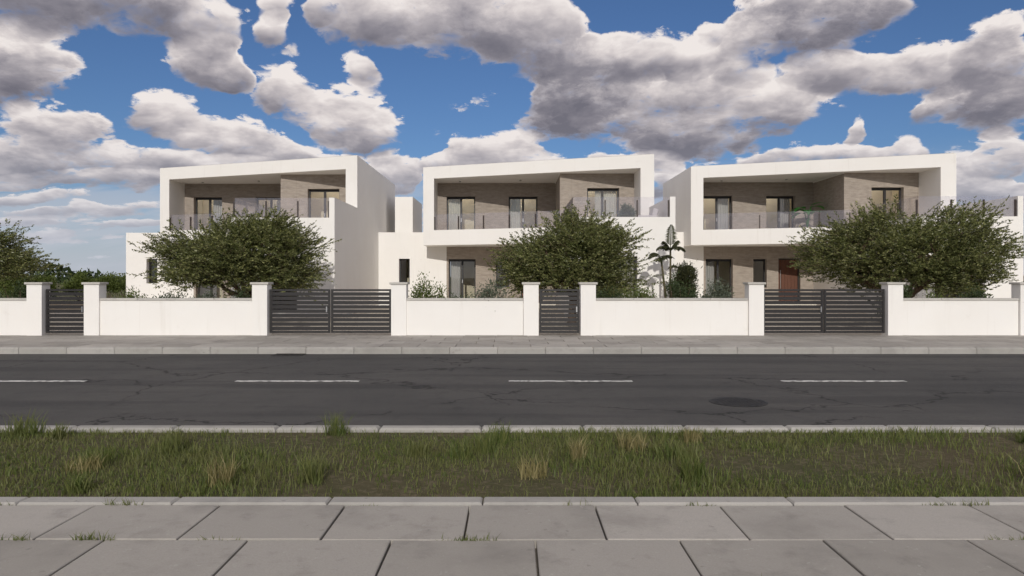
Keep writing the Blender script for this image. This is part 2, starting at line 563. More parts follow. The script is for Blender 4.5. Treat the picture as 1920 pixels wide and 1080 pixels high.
M = {
    'plaster': mat('white_plaster', m_plaster),
    'inside': mat('beige_room_paint', m_inside),
    'stone': mat('stacked_slate_cladding', m_stone),
    'charcoal': mat('charcoal_aluminium', plain((0.022, 0.020, 0.020), 0.42, 0.1, 4.0, 0.4)),
    'post': mat('dark_bronze_metal', plain((0.050, 0.036, 0.032), 0.45, 0.1, 4.0, 0.4)),
    'rail': mat('balustrade_glass', m_glass_rail),
    'pane': mat('window_glass', m_pane),
    'floor': mat('terrace_tile', plain((0.68, 0.63, 0.55), 0.6, 0.06, 2.0)),
    'wood': mat('reddish_door_wood', m_wood),
    'steel': mat('brushed_steel', plain((0.55, 0.55, 0.55), 0.3, 0.05, 4.0, 0.5, 1.0)),
    'curtain_pale': mat('pale_linen', m_curtain((0.86, 0.82, 0.75))),
    'curtain_grey': mat('grey_linen', m_curtain((0.70, 0.675, 0.66))),
    'leaf': mat('acacia_leaf', leafmat((0.040, 0.054, 0.015), (0.340, 0.340, 0.140), (0.120, 0.140, 0.045), 0.20, 0.40)),
    'leaf_bush': mat('bush_leaf', leafmat((0.075, 0.105, 0.026), (0.17, 0.20, 0.055), (0.11, 0.14, 0.04), 0.25)),
    'leaf_dark': mat('shrub_leaf', leafmat((0.030, 0.052, 0.018), (0.075, 0.100, 0.036), (0.05, 0.066, 0.028), 0.18)),
    'leaf_palm': mat('palm_leaf', leafmat((0.026, 0.032, 0.012), (0.075, 0.076, 0.030), (0.038, 0.042, 0.017), 0.2, 0.7)),
    'leaf_banana': mat('broad_leaf', leafmat((0.030, 0.150, 0.030), (0.060, 0.230, 0.045), (0.040, 0.180, 0.035), 0.3, 0.35)),
    'leaf_grey': mat('grey_green_leaf', leafmat((0.085, 0.105, 0.075), (0.16, 0.18, 0.13), (0.11, 0.13, 0.09), 0.2)),
    'grass': mat('grass_blade', leafmat((0.080, 0.115, 0.028), (0.215, 0.225, 0.080), (0.170, 0.165, 0.070), 0.3)),
    'grass_dry': mat('dry_grass_blade', leafmat((0.20, 0.17, 0.075), (0.36, 0.31, 0.16), (0.28, 0.24, 0.11), 0.25)),
    'bark': mat('brown_bark', m_bark),
    'stem': mat('palm_stem', plain((0.10, 0.085, 0.045), 0.8, 0.3, 9.0)),
    'asphalt': mat('asphalt', m_asphalt),
    'slab': mat('concrete_slab', m_slab((0.34, 0.318, 0.285), (0.47, 0.44, 0.40))),
    'kerb': mat('kerb_concrete', m_slab((0.38, 0.365, 0.335), (0.46, 0.44, 0.41))),
    'coping': mat('wall_coping', m_slab((0.52, 0.50, 0.46), (0.58, 0.555, 0.51))),
    'paint': mat('road_paint', m_paint),
    'soil': mat('dry_soil', m_soil((0.20, 0.155, 0.105), (0.27, 0.215, 0.15), (0.13, 0.11, 0.075))),
    'lawn': mat('lawn_soil', m_soil((0.105, 0.088, 0.052), (0.075, 0.078, 0.036), (0.19, 0.155, 0.105))),
    'gravel': mat('pale_gravel', m_soil((0.60, 0.54, 0.45), (0.66, 0.60, 0.51), (0.50, 0.44, 0.36))),
    'terrain': mat('open_land', m_soil((0.16, 0.14, 0.085), (0.11, 0.12, 0.055), (0.08, 0.085, 0.04))),
    'sand': mat('joint_sand', plain((0.19, 0.17, 0.145), 0.95, 0.2, 20.0, 0.1)),
    'fabric': mat('outdoor_cushion', plain((0.66, 0.63, 0.62), 0.9, 0.05, 12.0, 0.1)),
    'pot': mat('grey_planter', plain((0.33, 0.31, 0.29), 0.7, 0.1, 8.0)),
    'iron': mat('cast_iron', plain((0.035, 0.033, 0.031), 0.6, 0.25, 12.0, 0.4, 0.5)),
    'glow': mat('lit_bulb', m_glow),
    'lamp': mat('spot_lamp_steel', plain((0.30, 0.29, 0.27), 0.4, 0.05, 4.0, 0.5, 0.6)),
}


# ------------------------------------------------------------------ object helpers
def link(name, me, m=None, parent=None):
    o = bpy.data.objects.new(name, me)
    COL.objects.link(o)
    if m is not None and not me.materials:
        me.materials.append(M[m])
    if parent is not None:
        o.parent = parent
    return o


def empty(name, loc, label=None, cat=None, group=None, rz=0.0):
    o = bpy.data.objects.new(name, None)
    o.empty_display_size = 0.3
    COL.objects.link(o)
    o.location = loc
    o.rotation_euler = (0, 0, rz)
    if label:
        tag(o, label, cat, group)
    return o


def tag(o, label=None, cat=None, group=None, kind=None):
    if label:
        o['label'] = label
    if cat:
        o['category'] = cat
    if group:
        o['group'] = group
    if kind:
        o['kind'] = kind
    return o


def copy_tree(o, parent=None):
    c = o.copy()
    COL.objects.link(c)
    c.parent = parent
    for ch in list(o.children):
        copy_tree(ch, c)
    return c


def mesh(name, V, F, smooth=False):
    me = bpy.data.meshes.new(name)
    me.from_pydata([tuple(v) for v in V], [], F)
    if smooth:
        me.polygons.foreach_set('use_smooth', [True] * len(me.polygons))
    me.update()
    return me


class MB:
    """collects solids for ONE part"""
    def __init__(self, off=(0, 0, 0)):
        self.V, self.F, self.o = [], [], Vector(off)

    def box(self, x0, x1, y0, y1, z0, z1):
        return self.prism([(x0, y0), (x1, y0), (x1, y1), (x0, y1)], z0, z1)

    def prism(self, poly, z0, z1):
        n, b = len(poly), len(self.V)
        for z in (z0, z1):
            for x, y in poly:
                self.V.append(Vector((x, y, z)) - self.o)
        self.F.append(tuple(b + i for i in reversed(range(n))))
        self.F.append(tuple(b + n + i for i in range(n)))
        for i in range(n):
            j = (i + 1) % n
            self.F.append((b + i, b + j, b + n + j, b + n + i))
        return self

    def tube(self, pts, rad, seg=6, cap=True):
        pts = [Vector(p) for p in pts]
        n = len(pts)
        b = len(self.V)
        for i, p in enumerate(pts):
            d = (pts[min(i + 1, n - 1)] - pts[max(i - 1, 0)])
            if d.length < 1e-6:
                d = Vector((0, 0, 1))
            d.normalize()
            a = d.orthogonal().normalized() if abs(d.z) < 0.99 else Vector((1, 0, 0))
            ref = Vector((0, 0, 1)) if abs(d.z) < 0.9 else Vector((1, 0, 0))
            a = d.cross(ref).normalized()
            c = d.cross(a)
            r = rad[i] if hasattr(rad, '__len__') else rad
            for k in range(seg):
                t = 2 * math.pi * k / seg
                self.V.append(p + a * (math.cos(t) * r) + c * (math.sin(t) * r) - self.o)
        for i in range(n - 1):
            for k in range(seg):
                k2 = (k + 1) % seg
                self.F.append((b + i * seg + k, b + i * seg + k2, b + (i + 1) * seg + k2, b + (i + 1) * seg + k))
        if cap:
            self.F.append(tuple(b + k for k in reversed(range(seg))))
            self.F.append(tuple(b + (n - 1) * seg + k for k in range(seg)))
        return self

    def lathe(self, prof, cx=0, cy=0, seg=20):
        b = len(self.V)
        n = len(prof)
        for r, z in prof:
            for k in range(seg):
                t = 2 * math.pi * k / seg
                self.V.append(Vector((cx + r * math.cos(t), cy + r * math.sin(t), z)) - self.o)
        for i in range(n - 1):
            for k in range(seg):
                k2 = (k + 1) % seg
                self.F.append((b + i * seg + k, b + i * seg + k2, b + (i + 1) * seg + k2, b + (i + 1) * seg + k))
        self.F.append(tuple(b + k for k in reversed(range(seg))))
        self.F.append(tuple(b + (n - 1) * seg + k for k in range(seg)))
        return self

    def wall(self, x0, x1, y0, y1, z0, z1, holes):
        """wall along x with rectangular openings (xa, xb, za, zb)"""
        xs = sorted({x0, x1} | {h[0] for h in holes} | {h[1] for h in holes})
        zs = sorted({z0, z1} | {h[2] for h in holes} | {h[3] for h in holes})
        xs = [x for x in xs if x0 <= x <= x1]
        zs = [z for z in zs if z0 <= z <= z1]
        nx, nz = len(xs) - 1, len(zs) - 1

        def solid(i, k):
            if i < 0 or k < 0 or i >= nx or k >= nz:
                return False
            cx, cz = (xs[i] + xs[i + 1]) / 2, (zs[k] + zs[k + 1]) / 2
            return not any(h[0] < cx < h[1] and h[2] < cz < h[3] for h in holes)

        def quad(*p):
            b = len(self.V)
            self.V += [Vector(q) - self.o for q in p]
            self.F.append((b, b + 1, b + 2, b + 3))
        for i in range(nx):
            for k in range(nz):
                if not solid(i, k):
                    continue
                a, c, e, g = xs[i], xs[i + 1], zs[k], zs[k + 1]
                quad((a, y0, e), (c, y0, e), (c, y0, g), (a, y0, g))
                quad((c, y1, e), (a, y1, e), (a, y1, g), (c, y1, g))
                if not solid(i - 1, k):
                    quad((a, y1, e), (a, y0, e), (a, y0, g), (a, y1, g))
                if not solid(i + 1, k):
                    quad((c, y0, e), (c, y1, e), (c, y1, g), (c, y0, g))
                if not solid(i, k - 1):
                    quad((a, y1, e), (c, y1, e), (c, y0, e), (a, y0, e))
                if not solid(i, k + 1):
                    quad((a, y0, g), (c, y0, g), (c, y1, g), (a, y1, g))
        return self

    def build(self, name, m, parent=None, smooth=False, bevel=0.0):
        me = mesh(name, self.V, self.F, smooth)
        if bevel:
            bm = bmesh.new()
            bm.from_mesh(me)
            bmesh.ops.remove_doubles(bm, verts=bm.verts, dist=1e-5)
            bmesh.ops.bevel(bm, geom=list(bm.edges), offset=bevel, segments=2, profile=0.5, affect='EDGES')
            bm.to_mesh(me)
            bm.free()
        return link(name, me, m, parent)


# ------------------------------------------------------------------ the setting: land, street, gardens
Y_NEARPAV, Y_VERGE, Y_KERB, Y_ROAD, Y_KERB2, Y_PAV2, Y_WALL = 4.7, 6.9, 6.9, 7.05, 14.8, 14.95, 17.9


def sheet(name, x0, x1, y0, y1, z, m, sub=1, kind='structure'):
    V, F = [], []
    nx, ny = sub, sub
    for j in range(ny + 1):
        for i in range(nx + 1):
            V.append((x0 + (x1 - x0) * i / nx, y0 + (y1 - y0) * j / ny, z))
    for j in range(ny):
        for i in range(nx):
            a = j * (nx + 1) + i
            F.append((a, a + 1, a + nx + 2, a + nx + 1))
    return tag(link(name, mesh(name, V, F), m), kind=kind)


sheet('ground', -3000, 3000, -1500, 4500, -0.06, 'terrain', 4)
sheet('road', -120, 120, Y_ROAD - 0.02, Y_KERB2 + 0.02, 0.0, 'asphalt')
vergeb = sheet('grass_verge', -40, 40, Y_NEARPAV, Y_KERB + 0.01, 0.09, 'lawn')
gard = sheet('garden_gravel', -19.2, 40, Y_WALL, 45.0, 0.12, 'gravel')
sheet('open_plot', -60, -19.2, Y_WALL, 45.0, 0.118, 'soil')

# pavements: bed of sand with slabs laid on it
pav_near = sheet('near_pavement', -20, 20, -6, Y_NEARPAV, 0.085, 'sand')
pav_far = sheet('far_pavement', -60, 60, Y_PAV2 - 0.01, Y_WALL + 0.02, 0.085, 'sand')


def bev_box_mesh(name, sx, sy, sz, bev, m):
    b = MB()
    b.box(-sx / 2, sx / 2, -sy / 2, sy / 2, 0, sz)
    me = mesh(name, b.V, b.F)
    bm = bmesh.new()
    bm.from_mesh(me)
    top = [e for e in bm.edges if all(v.co.z > sz * 0.5 for v in e.verts)]
    bmesh.ops.bevel(bm, geom=top, offset=bev, segments=1, affect='EDGES')
    bm.to_mesh(me)
    bm.free()
    me.materials.append(M[m])
    return me


rng = random.Random(4)
slab_me = bev_box_mesh('paving_slab', 0.788, 0.588, 0.05, 0.006, 'slab')
for row in range(5):
    y = Y_PAV2 + 0.295 + row * 0.59
    off = 0.4 if row % 2 else 0.0
    for i in range(-18, 19):
        o = link('paving_slab', slab_me, None, pav_far)
        o.location = (i * 0.8 + off, y, 0.088 + rng.uniform(-0.002, 0.002))
        o.rotation_euler = (rng.uniform(-.003, .003), rng.uniform(-.003, .003), rng.uniform(-.003, .003))
slab2_me = bev_box_mesh('paving_slab', 0.788, 0.588, 0.05, 0.005, 'slab')
for row in range(4):
    y = Y_NEARPAV - 0.15 - 0.295 - row * 0.6
    off = 0.4 if row % 2 else 0.0
    for i in range(-6, 7):
        o = link('paving_slab', slab2_me, None, pav_near)
        o.location = (i * 0.8 + off + 0.13, y, 0.088 + rng.uniform(-0.0025, 0.0025))
        o.rotation_euler = (rng.uniform(-.004, .004), rng.uniform(-.004, .004), rng.uniform(-.004, .004))
edge_me = bev_box_mesh('edging_stone', 0.992, 0.135, 0.075, 0.012, 'kerb')
for i in range(-6, 7):
    o = link('edging_stone', edge_me, None, pav_near)
    o.location = (i * 1.0 + 0.31, Y_NEARPAV - 0.07, 0.075)
kerb_me = bev_box_mesh('kerb_stone', 0.992, 0.148, 0.26, 0.022, 'kerb')
kn = empty('near_kerb', (0, Y_KERB + 0.075, 0))
tag(kn, kind='structure')
kf = empty('far_kerb', (0, Y_KERB2 + 0.075, 0))
tag(kf, kind='structure')
for par, n in ((kn, 9), (kf, 15)):
    for i in range(-n, n + 1):
        o = link('kerb_stone', kerb_me, None, par)
        o.location = (i * 1.0 + 0.2, 0, -0.125 + rng.uniform(-0.003, 0.003))
        o.rotation_euler = (0, 0, rng.uniform(-.003, .003))
# gutter of flat blocks along the far kerb and painted centre line
mark = empty('road_marking', (0, 0, 0))
tag(mark, kind='structure')
for i in range(-6, 7):
    b = MB()
    xx = i * 4.2 + 0.9
    b.box(xx - 0.95, xx + 0.95, 10.85, 10.97, 0.0035, 0.0065)
    b.build('dash', 'paint', mark)

# grass on the near verge, blade by blade


def blades(name, x0, x1, y0, y1, z, n, h0, h1, w, seed, m='grass', kind='stuff', label=None, cat=None, cull=None):
    r = np.random.default_rng(seed)
    x = r.uniform(x0, x1, n)
    y = r.uniform(y0, y1, n)
    if cull is not None:
        k = cull(x, y, r)
        x, y = x[k], y[k]
        n = len(x)
    h = r.uniform(h0, h1, n) * (0.7 + 0.6 * (np.sin(x * 2.1 + np.sin(y * 3.3)) * 0.5 + 0.5))
    a = r.uniform(0, 2 * np.pi, n)
    lean = r.uniform(0.1, 0.75, n) * h
    la = r.uniform(0, 2 * np.pi, n)
    ww = w * r.uniform(0.6, 1.3, n)
    cx, cy = np.cos(a) * ww, np.sin(a) * ww
    V = np.zeros((n, 5, 3))
    V[:, 0] = np.stack([x - cx, y - cy, np.full(n, z)], 1)
    V[:, 1] = np.stack([x + cx, y + cy, np.full(n, z)], 1)
    mx, my = x + np.cos(la) * lean * 0.35, y + np.sin(la) * lean * 0.35
    V[:, 2] = np.stack([mx + cx * .8, my + cy * .8, z + h * .6], 1)
    V[:, 3] = np.stack([mx - cx * .8, my - cy * .8, z + h * .6], 1)
    V[:, 4] = np.stack([x + np.cos(la) * lean, y + np.sin(la) * lean, z + h], 1)
    me = bpy.data.meshes.new(name)
    me.vertices.add(n * 5)
    me.vertices.foreach_set('co', V.reshape(-1))
    base = np.arange(n)[:, None] * 5
    q = (base + np.array([[0, 1, 2, 3]]))
    t = (base + np.array([[3, 2, 4]]))
    loops = np.concatenate([q.reshape(-1), t.reshape(-1)])
    me.loops.add(len(loops))
    me.loops.foreach_set('vertex_index', loops)
    me.polygons.add(2 * n)
    st = np.concatenate([np.arange(n) * 4, n * 4 + np.arange(n) * 3])
    me.polygons.foreach_set('loop_start', st)
    me.update(calc_edges=True)
    me.validate()
    o = link(name, me, m)
    if label:
        tag(o, label, cat)
    tag(o, kind=kind)
    return o


def patchy(x, y, r):
    f = np.sin(x * 1.3 + 1.1 * np.sin(y * 2.3 + x * .4)) + np.sin(y * 3.1 - x * .7 + 1.3) + .7 * np.sin(x * 3.7 + y * 1.9)
    return r.uniform(0, 1, len(x)) < np.clip(0.72 + 0.34 * f, 0.10, 1.0)


vg = blades('verge_grass', -6.8, 6.8, Y_NEARPAV + 0.005, Y_KERB + 0.01, 0.09, 70000, 0.02, 0.075, 0.0030, 3, cull=patchy,
            label='rough patchy grass on the strip between near pavement and kerb', cat='grass')
# taller tufts and dry stalks
rt = np.random.default_rng(17)
for i in range(26):
    x, y = rt.uniform(-5.6, 5.6), rt.uniform(Y_NEARPAV + .12, Y_KERB - .08)
    rad = rt.uniform(.05, .13)
    t_ = blades('grass_tuft', x - rad, x + rad, y - rad, y + rad, 0.09, int(90 + 500 * rad), .08, .20, .0032, 300 + i, 'grass_dry' if i % 3 == 0 else 'grass', kind='part')
    del t_['kind']
    t_.parent = vg

# weeds in the pavement joints
for i in range(16):
    row = int(rt.integers(0, 3))
    x = rt.uniform(-3.4, 3.4)
    y = Y_NEARPAV - .15 - (row * .6 if row else 0.0)
    t_ = blades('weed', x - .11, x + .11, y - .010, y + .010, 0.10, int(rt.integers(14, 60)), .03, .075, .0034, 400 + i, 'grass', kind='part')
    del t_['kind']
    t_.parent = pav_near

# ------------------------------------------------------------------ the villas
# plan of one villa, measured on the middle one; the front frame is skewed in plan
XL, XLI, XRI, XR = -4.165, -3.64, 5.42, 5.955
XV = 2.13
Y_BACK, Y_VOL, Y_TER, Y_END = 34.68, 31.50, 25.85, 39.4
Z_S0, Z_FL, Z_PAR, Z_RAIL, Z_SOF, Z_TOP = 3.10, 3.36, 3.80, 4.54, 6.21, 6.76
Z_G = 0.35
B0 = Vector((0.9, 31.5, 0.0))
TURN = Y_BACK


def yF(x):
    return 33.28 - 0.3528 * (x - XL)


VILLA_LABELS = [
    'leftmost white villa with skewed white frame, its blank right flank in full view',
    'middle white villa of three with skewed white frame, lounge seat on its terrace',
    'rightmost white villa with skewed white frame, large green plant on its balcony',
]
WIN_UP = [(-3.20, -1.80, Z_FL + 0.02, 5.56), (-0.163, 1.25, Z_FL + 0.02, 5.56)]
WIN_VOL = (3.338, 4.76, Z_FL + 0.02, 5.57)
WIN_GR = [(-3.10, -1.78, Z_G + 0.02, 2.49), (-0.785, -0.135, 1.10, 2.49)]
DOOR = (0.435, 1.50, Z_G, 2.52)
WIN_WING = (-5.53, -5.0, 1.30, 2.51)
WIN_TER = (2.75, 4.57, Z_G + 0.02, 2.36)


def window(parent, h, yface, reveal=0.24, name='window', mull=1, head=0.11):
    x0, x1, z0, z1 = h
    f = 0.065
    y0, y1 = yface + reveal, yface + reveal + 0.07
    b = MB(B0)
    b.box(x0, x0 + f, y0, y1, z0, z1)
    b.box(x1 - f, x1, y0, y1, z0, z1)
    b.box(x0 + f, x1 - f, y0, y1, z1 - head, z1)
    b.box(x0 + f, x1 - f, y0, y1, z0, z0 + f)
    xs = [x0 + f]
    if mull:
        xm = (x0 + x1) / 2
        b.box(xm - 0.05, xm + 0.05, y0 - 0.004, y1, z0 + f, z1 - head)
        xs += [xm - 0.05, xm + 0.05]
    xs += [x1 - f]
    w = b.build(name, 'charcoal', parent)
    for i in range(0, len(xs), 2):
        MB(B0).box(xs[i], xs[i + 1], y0 + 0.028, y0 + 0.040, z0 + f, z1 - head).build('pane', 'pane', w)
    if z0 < Z_G + 0.1 or z0 > 3:
        # pull handle beside the mullion
        xm = (x0 + x1) / 2
        MB(B0).box(xm - 0.012, xm + 0.012, y0 - 0.035, y0 - 0.0045, z0 + 0.95, z0 + 1.12).build('handle', 'steel', w)
    return w


def rail_run(parent, p0, p1, n, z=Z_PAR, skip_first=False, skip_last=False):
    p0, p1 = Vector(p0), Vector(p1)
    d = (p1 - p0)
    L = d.length
    u = d / L
    nn = Vector((-u.y, u.x))
    for i in range(n):
        a = p0 + u * (L * i / n + 0.012)
        c = p0 + u * (L * (i + 1) / n - 0.012)
        t = nn * 0.006
        MB(B0).prism([tuple(a - t), tuple(c - t), tuple(c + t), tuple(a + t)], z + 0.012, Z_RAIL).build('glass_panel', 'rail', parent)
    for i in range(n + 1):
        if (i == 0 and skip_first) or (i == n and skip_last):
            continue
        c = p0 + u * (L * i / n)
        if i == 0:
            c = c + u * 0.03
        if i == n:
            c = c - u * 0.03
        s = nn * 0.03
        e = u * 0.022
        k = MB(B0)
        q = c - nn * 0.038
        k.prism([tuple(q - e - s), tuple(q + e - s), tuple(q + e + s), tuple(q - e + s)], z, z + 0.62)
        k.build('balustrade_post', 'post', parent)


def make_villa():
    root = empty('villa', B0)
    # --- upper frame
    r = MB(B0).prism([(XL, yF(XL)), (XR, yF(XR)), (XR, Y_END), (XL, Y_END)], Z_SOF, Z_TOP).build('roof', 'plaster', root)
    # sunk roof deck and metal edge trim
    MB(B0).prism([(XL + .05, yF(XL) + .05), (XR - .05, yF(XR) + .05), (XR - .05, Y_END - .05), (XL + .05, Y_END - .05)], Z_TOP + 0.001, Z_TOP + 0.02).build('roof_edge_trim', 'coping', r)
    MB(B0).prism([(XL, yF(XL)), (XLI, yF(XLI)), (XLI, Y_END), (XL, Y_END)], Z_FL, Z_SOF).build('side_wall', 'plaster', root)
    MB(B0).prism([(XRI, yF(XRI)), (XR, yF(XR)), (XR, Y_END), (XRI, Y_END)], Z_FL, Z_SOF).build('side_wall', 'plaster', root)
    MB(B0).prism([(XL, yF(XL)), (XR, yF(XR)), (XR, Y_END), (XL, Y_END)], Z_S0, Z_FL).build('floor_slab', 'plaster', root)
    MB(B0).box(XLI, XRI, Y_END - 0.25, Y_END - 0.003, Z_FL, Z_SOF).build('rear_wall', 'plaster', root)
    MB(B0).prism([(XLI, yF(XLI)), (XV, yF(XV)), (XV, yF(XV) + 0.2), (XLI, yF(XLI) + 0.2)], Z_FL, Z_PAR).build('balcony_parapet', 'plaster', root)
    MB(B0).prism([(XLI + .002, yF(XLI) + 0.203), (XV - .002, yF(XV) + 0.203), (XV - .002, Y_BACK - 0.004), (XLI + .002, Y_BACK - 0.004)], Z_FL + 0.001, Z_FL + 0.015).build('balcony_floor', 'floor', root)
    # --- stone walls upstairs
    MB(B0).wall(XLI, XV + 0.3, Y_BACK, Y_BACK + 0.32, Z_FL, Z_SOF, WIN_UP).build('stone_wall', 'stone', root)
    MB(B0).wall(XV, XRI, Y_VOL, Y_VOL + 0.32, Z_FL, Z_SOF, [WIN_VOL]).build('stone_wall', 'stone', root)
    MB(B0).box(XV, XV + 0.3, Y_VOL + 0.32, Y_BACK, Z_FL, Z_SOF).build('stone_wall', 'stone', root)
    # white drip bead along the soffit edge of the stone volume
    MB(B0).box(XV - 0.03, XV - 0.002, Y_VOL, Y_BACK - 0.002, Z_SOF - 0.035, Z_SOF - 0.001).build('soffit_bead', 'plaster', root)
    for h in WIN_UP:
        window(root, h, Y_BACK)
    window(root, WIN_VOL, Y_VOL)
    # --- rooms upstairs
    MB(B0).box(XLI + .002, XRI - .002, 36.7, 36.85, Z_FL, Z_SOF - .002).build('room_wall', 'inside', root)
    MB(B0).box(-1.2, -1.08, Y_BACK + 0.33, 36.698, Z_FL, Z_SOF - .002).build('room_wall', 'inside', root)
    MB(B0).box(XV + 0.31, XV + 0.42, Y_VOL + 0.33, 36.698, Z_FL, Z_SOF - .002).build('room_wall', 'inside', root)
    MB(B0).box(XRI - 0.12, XRI - .003, Y_VOL + 0.33, 36.698, Z_FL, Z_SOF - .002).build('room_wall', 'inside', root)
    MB(B0).box(XV + 0.425, XRI - 0.125, 33.5, 33.65, Z_FL, Z_SOF - .002).build('room_wall', 'inside', root)
    # --- ground floor
    MB(B0).wall(-3.2, XV + 0.3, Y_BACK, Y_BACK + 0.32, 0.0, Z_S0, WIN_GR + [DOOR]).build('stone_wall', 'stone', root)
    MB(B0).box(XL, -3.2, Y_BACK + 0.001, Y_BACK + 0.32, 0.0, Z_S0).build('entrance_wall', 'plaster', root)
    for h in WIN_GR:
        window(root, h, Y_BACK, mull=1 if h[1] - h[0] > 1 else 0)
    x0, x1, z0, z1 = DOOR
    dfr = MB(B0)
    dfr.box(x0, x0 + .06, Y_BACK + .18, Y_BACK + .27, z0, z1)
    dfr.box(x1 - .06, x1, Y_BACK + .18, Y_BACK + .27, z0, z1)
    dfr.box(x0 + .06, x1 - .06, Y_BACK + .18, Y_BACK + .27, z1 - .06, z1)
    dr = dfr.build('front_door', 'charcoal', root)
    for k in range(6):
        w = (x1 - x0 - .12) / 6
        MB(B0).box(x0 + .06 + k * w + .004, x0 + .06 + (k + 1) * w - .004, Y_BACK + .205, Y_BACK + .25, z0, z1 - .062).build('plank', 'wood', dr)
    MB(B0).box(x0 + .14, x0 + .165, Y_BACK + .15, Y_BACK + .175, z0 + .7, z0 + 1.6).build('handle', 'steel', dr)
    # --- low wing
    XW = -6.535
    MB(B0).wall(XW, XL, Y_BACK, Y_BACK + 0.3, 0.0, Z_PAR, [WIN_WING]).build('wing_wall', 'plaster', root)
    window(root, WIN_WING, Y_BACK, mull=0, head=0.06)
    MB(B0).box(XW, XW + 0.2, Y_BACK + 0.3, Y_END, 0.0, Z_PAR).build('wing_wall', 'plaster', root)
    MB(B0).box(XW + 0.2, XL, Y_BACK + 0.3, Y_END, Z_PAR - 0.5, Z_PAR - 0.3).build('wing_roof', 'plaster', root)
    MB(B0).box(XW + 0.2, XL, 37.0, 37.15, 0.0, Z_PAR - 0.5).build('room_wall', 'inside', root)
    MB(B0).box(-6.10, -5.18, 37.0, 40.8, Z_PAR - 0.3, 5.80).build('stair_block', 'plaster', root)
    MB(B0).box(XL, XL + 0.25, Y_BACK + 0.33, Y_END, 0, Z_S0).build('side_wall', 'plaster', root)
    # --- terrace over the living room
    XT = XR + 0.002
    tw = MB(B0)
    tw.wall(XV, XT, Y_TER, Y_TER + 0.25, 0.0, Z_PAR, [WIN_TER])
    tw.build('terrace_wall', 'plaster', root)
    MB(B0).box(XV, XV + 0.25, Y_TER + 0.25, Y_BACK, 0.0, Z_S0).build('side_wall', 'plaster', root)
    MB(B0).box(XV, XV + 0.2, Y_TER + 0.25, yF(XV) - 0.002, Z_S0, Z_PAR).build('terrace_parapet', 'plaster', root)
    MB(B0).prism([(XT - 0.2, Y_TER + 0.25), (XT, Y_TER + 0.25), (XT, yF(XR) - 0.002), (XT - 0.2, yF(XR) + .06)], 0.0, Z_RAIL).build('terrace_side_wall', 'plaster', root)
    MB(B0).box(XT - 0.2, XT, Y_TER, Y_TER + 0.25, Z_PAR, Z_RAIL).build('terrace_pillar', 'plaster', root)
    MB(B0).box(XR - 0.22, XR, yF(XR) - .0015, Y_END, 0.0, Z_S0).build('side_wall', 'plaster', root)
    MB(B0).prism([(XV + .2, Y_TER + .25), (XT - .2, Y_TER + .25), (XT - .2, yF(XT - .2) - .002), (XV + .2, yF(XV + .2) - .002)], Z_S0, Z_FL).build('terrace_floor', 'floor', root)
    MB(B0).prism([(XV, yF(XV) + .001), (XRI - .003, yF(XRI) + .001), (XRI - .003, Y_VOL - .003), (XV, Y_VOL - .003)], Z_FL + .001, Z_FL + .012).build('balcony_floor', 'floor', root)
    window(root, WIN_TER, Y_TER, reveal=0.15)
    MB(B0).box(XV + .25, XT - .22, 31.0, 31.15, 0, Z_S0 - .002).build('room_wall', 'inside', root)
    MB(B0).box(-3.2, XV, 37.4, 37.55, 0, Z_S0 - .002).build('room_wall', 'inside', root)
    MB(B0).box(XL + .25, XV, Y_BACK + .33, 37.39, 0.1, Z_G - .01).build('room_floor', 'floor', root)
    MB(B0).box(XV + .25, XT - .22, Y_TER + .26, 31.0, 0.1, Z_G - .01).build('room_floor', 'floor', root)
    # entrance steps
    for k in range(2):
        MB(B0).box(-3.9, XV - .01, Y_BACK - 0.75 + k * 0.35, Y_BACK - 0.002, 0.0 if k == 0 else .231, .23 if k == 0 else Z_G).build('step', 'floor', root)
    # --- balustrades
    n0 = Vector((-0.3528, -1)).normalized()
    a = Vector((XLI + .01, yF(XLI) + 0.10))
    c = Vector((XV + 0.10, yF(XV + .1) + 0.10))
    rail_run(root, a, c, 5)
    rail_run(root, c, (XV + 0.10, Y_TER + 0.12), 4, skip_first=True)
    rail_run(root, (XV + 0.10, Y_TER + 0.12), (XT - 0.205, Y_TER + 0.12), 3, skip_first=True)
    # ceiling downlights in the balcony soffit
    for (x, y) in ((-2.5, 34.1), (0.4, 33.6)):
        MB(B0).lathe([(0.05, Z_SOF - 0.03), (0.05, Z_SOF - 0.001)], x, y, 12).build('spot_lamp', 'lamp', root)
    return root


v2 = make_villa()
VOFF = [Vector((-12.5, 0.3, 0)), Vector((0, 0, 0)), Vector((12.5, -0.25, 0))]
v1 = copy_tree(v2)
for ch in list(v1.children):
    if ch.name.startswith('stair_block'):      # nothing of it shows on the leftmost villa
        bpy.data.objects.remove(ch)
v3 = copy_tree(v2)
for o, off, lab in zip((v1, v2, v3), VOFF, VILLA_LABELS):
    o.location = B0 + off
    tag(o, lab, 'villa', 'white villas in a row')


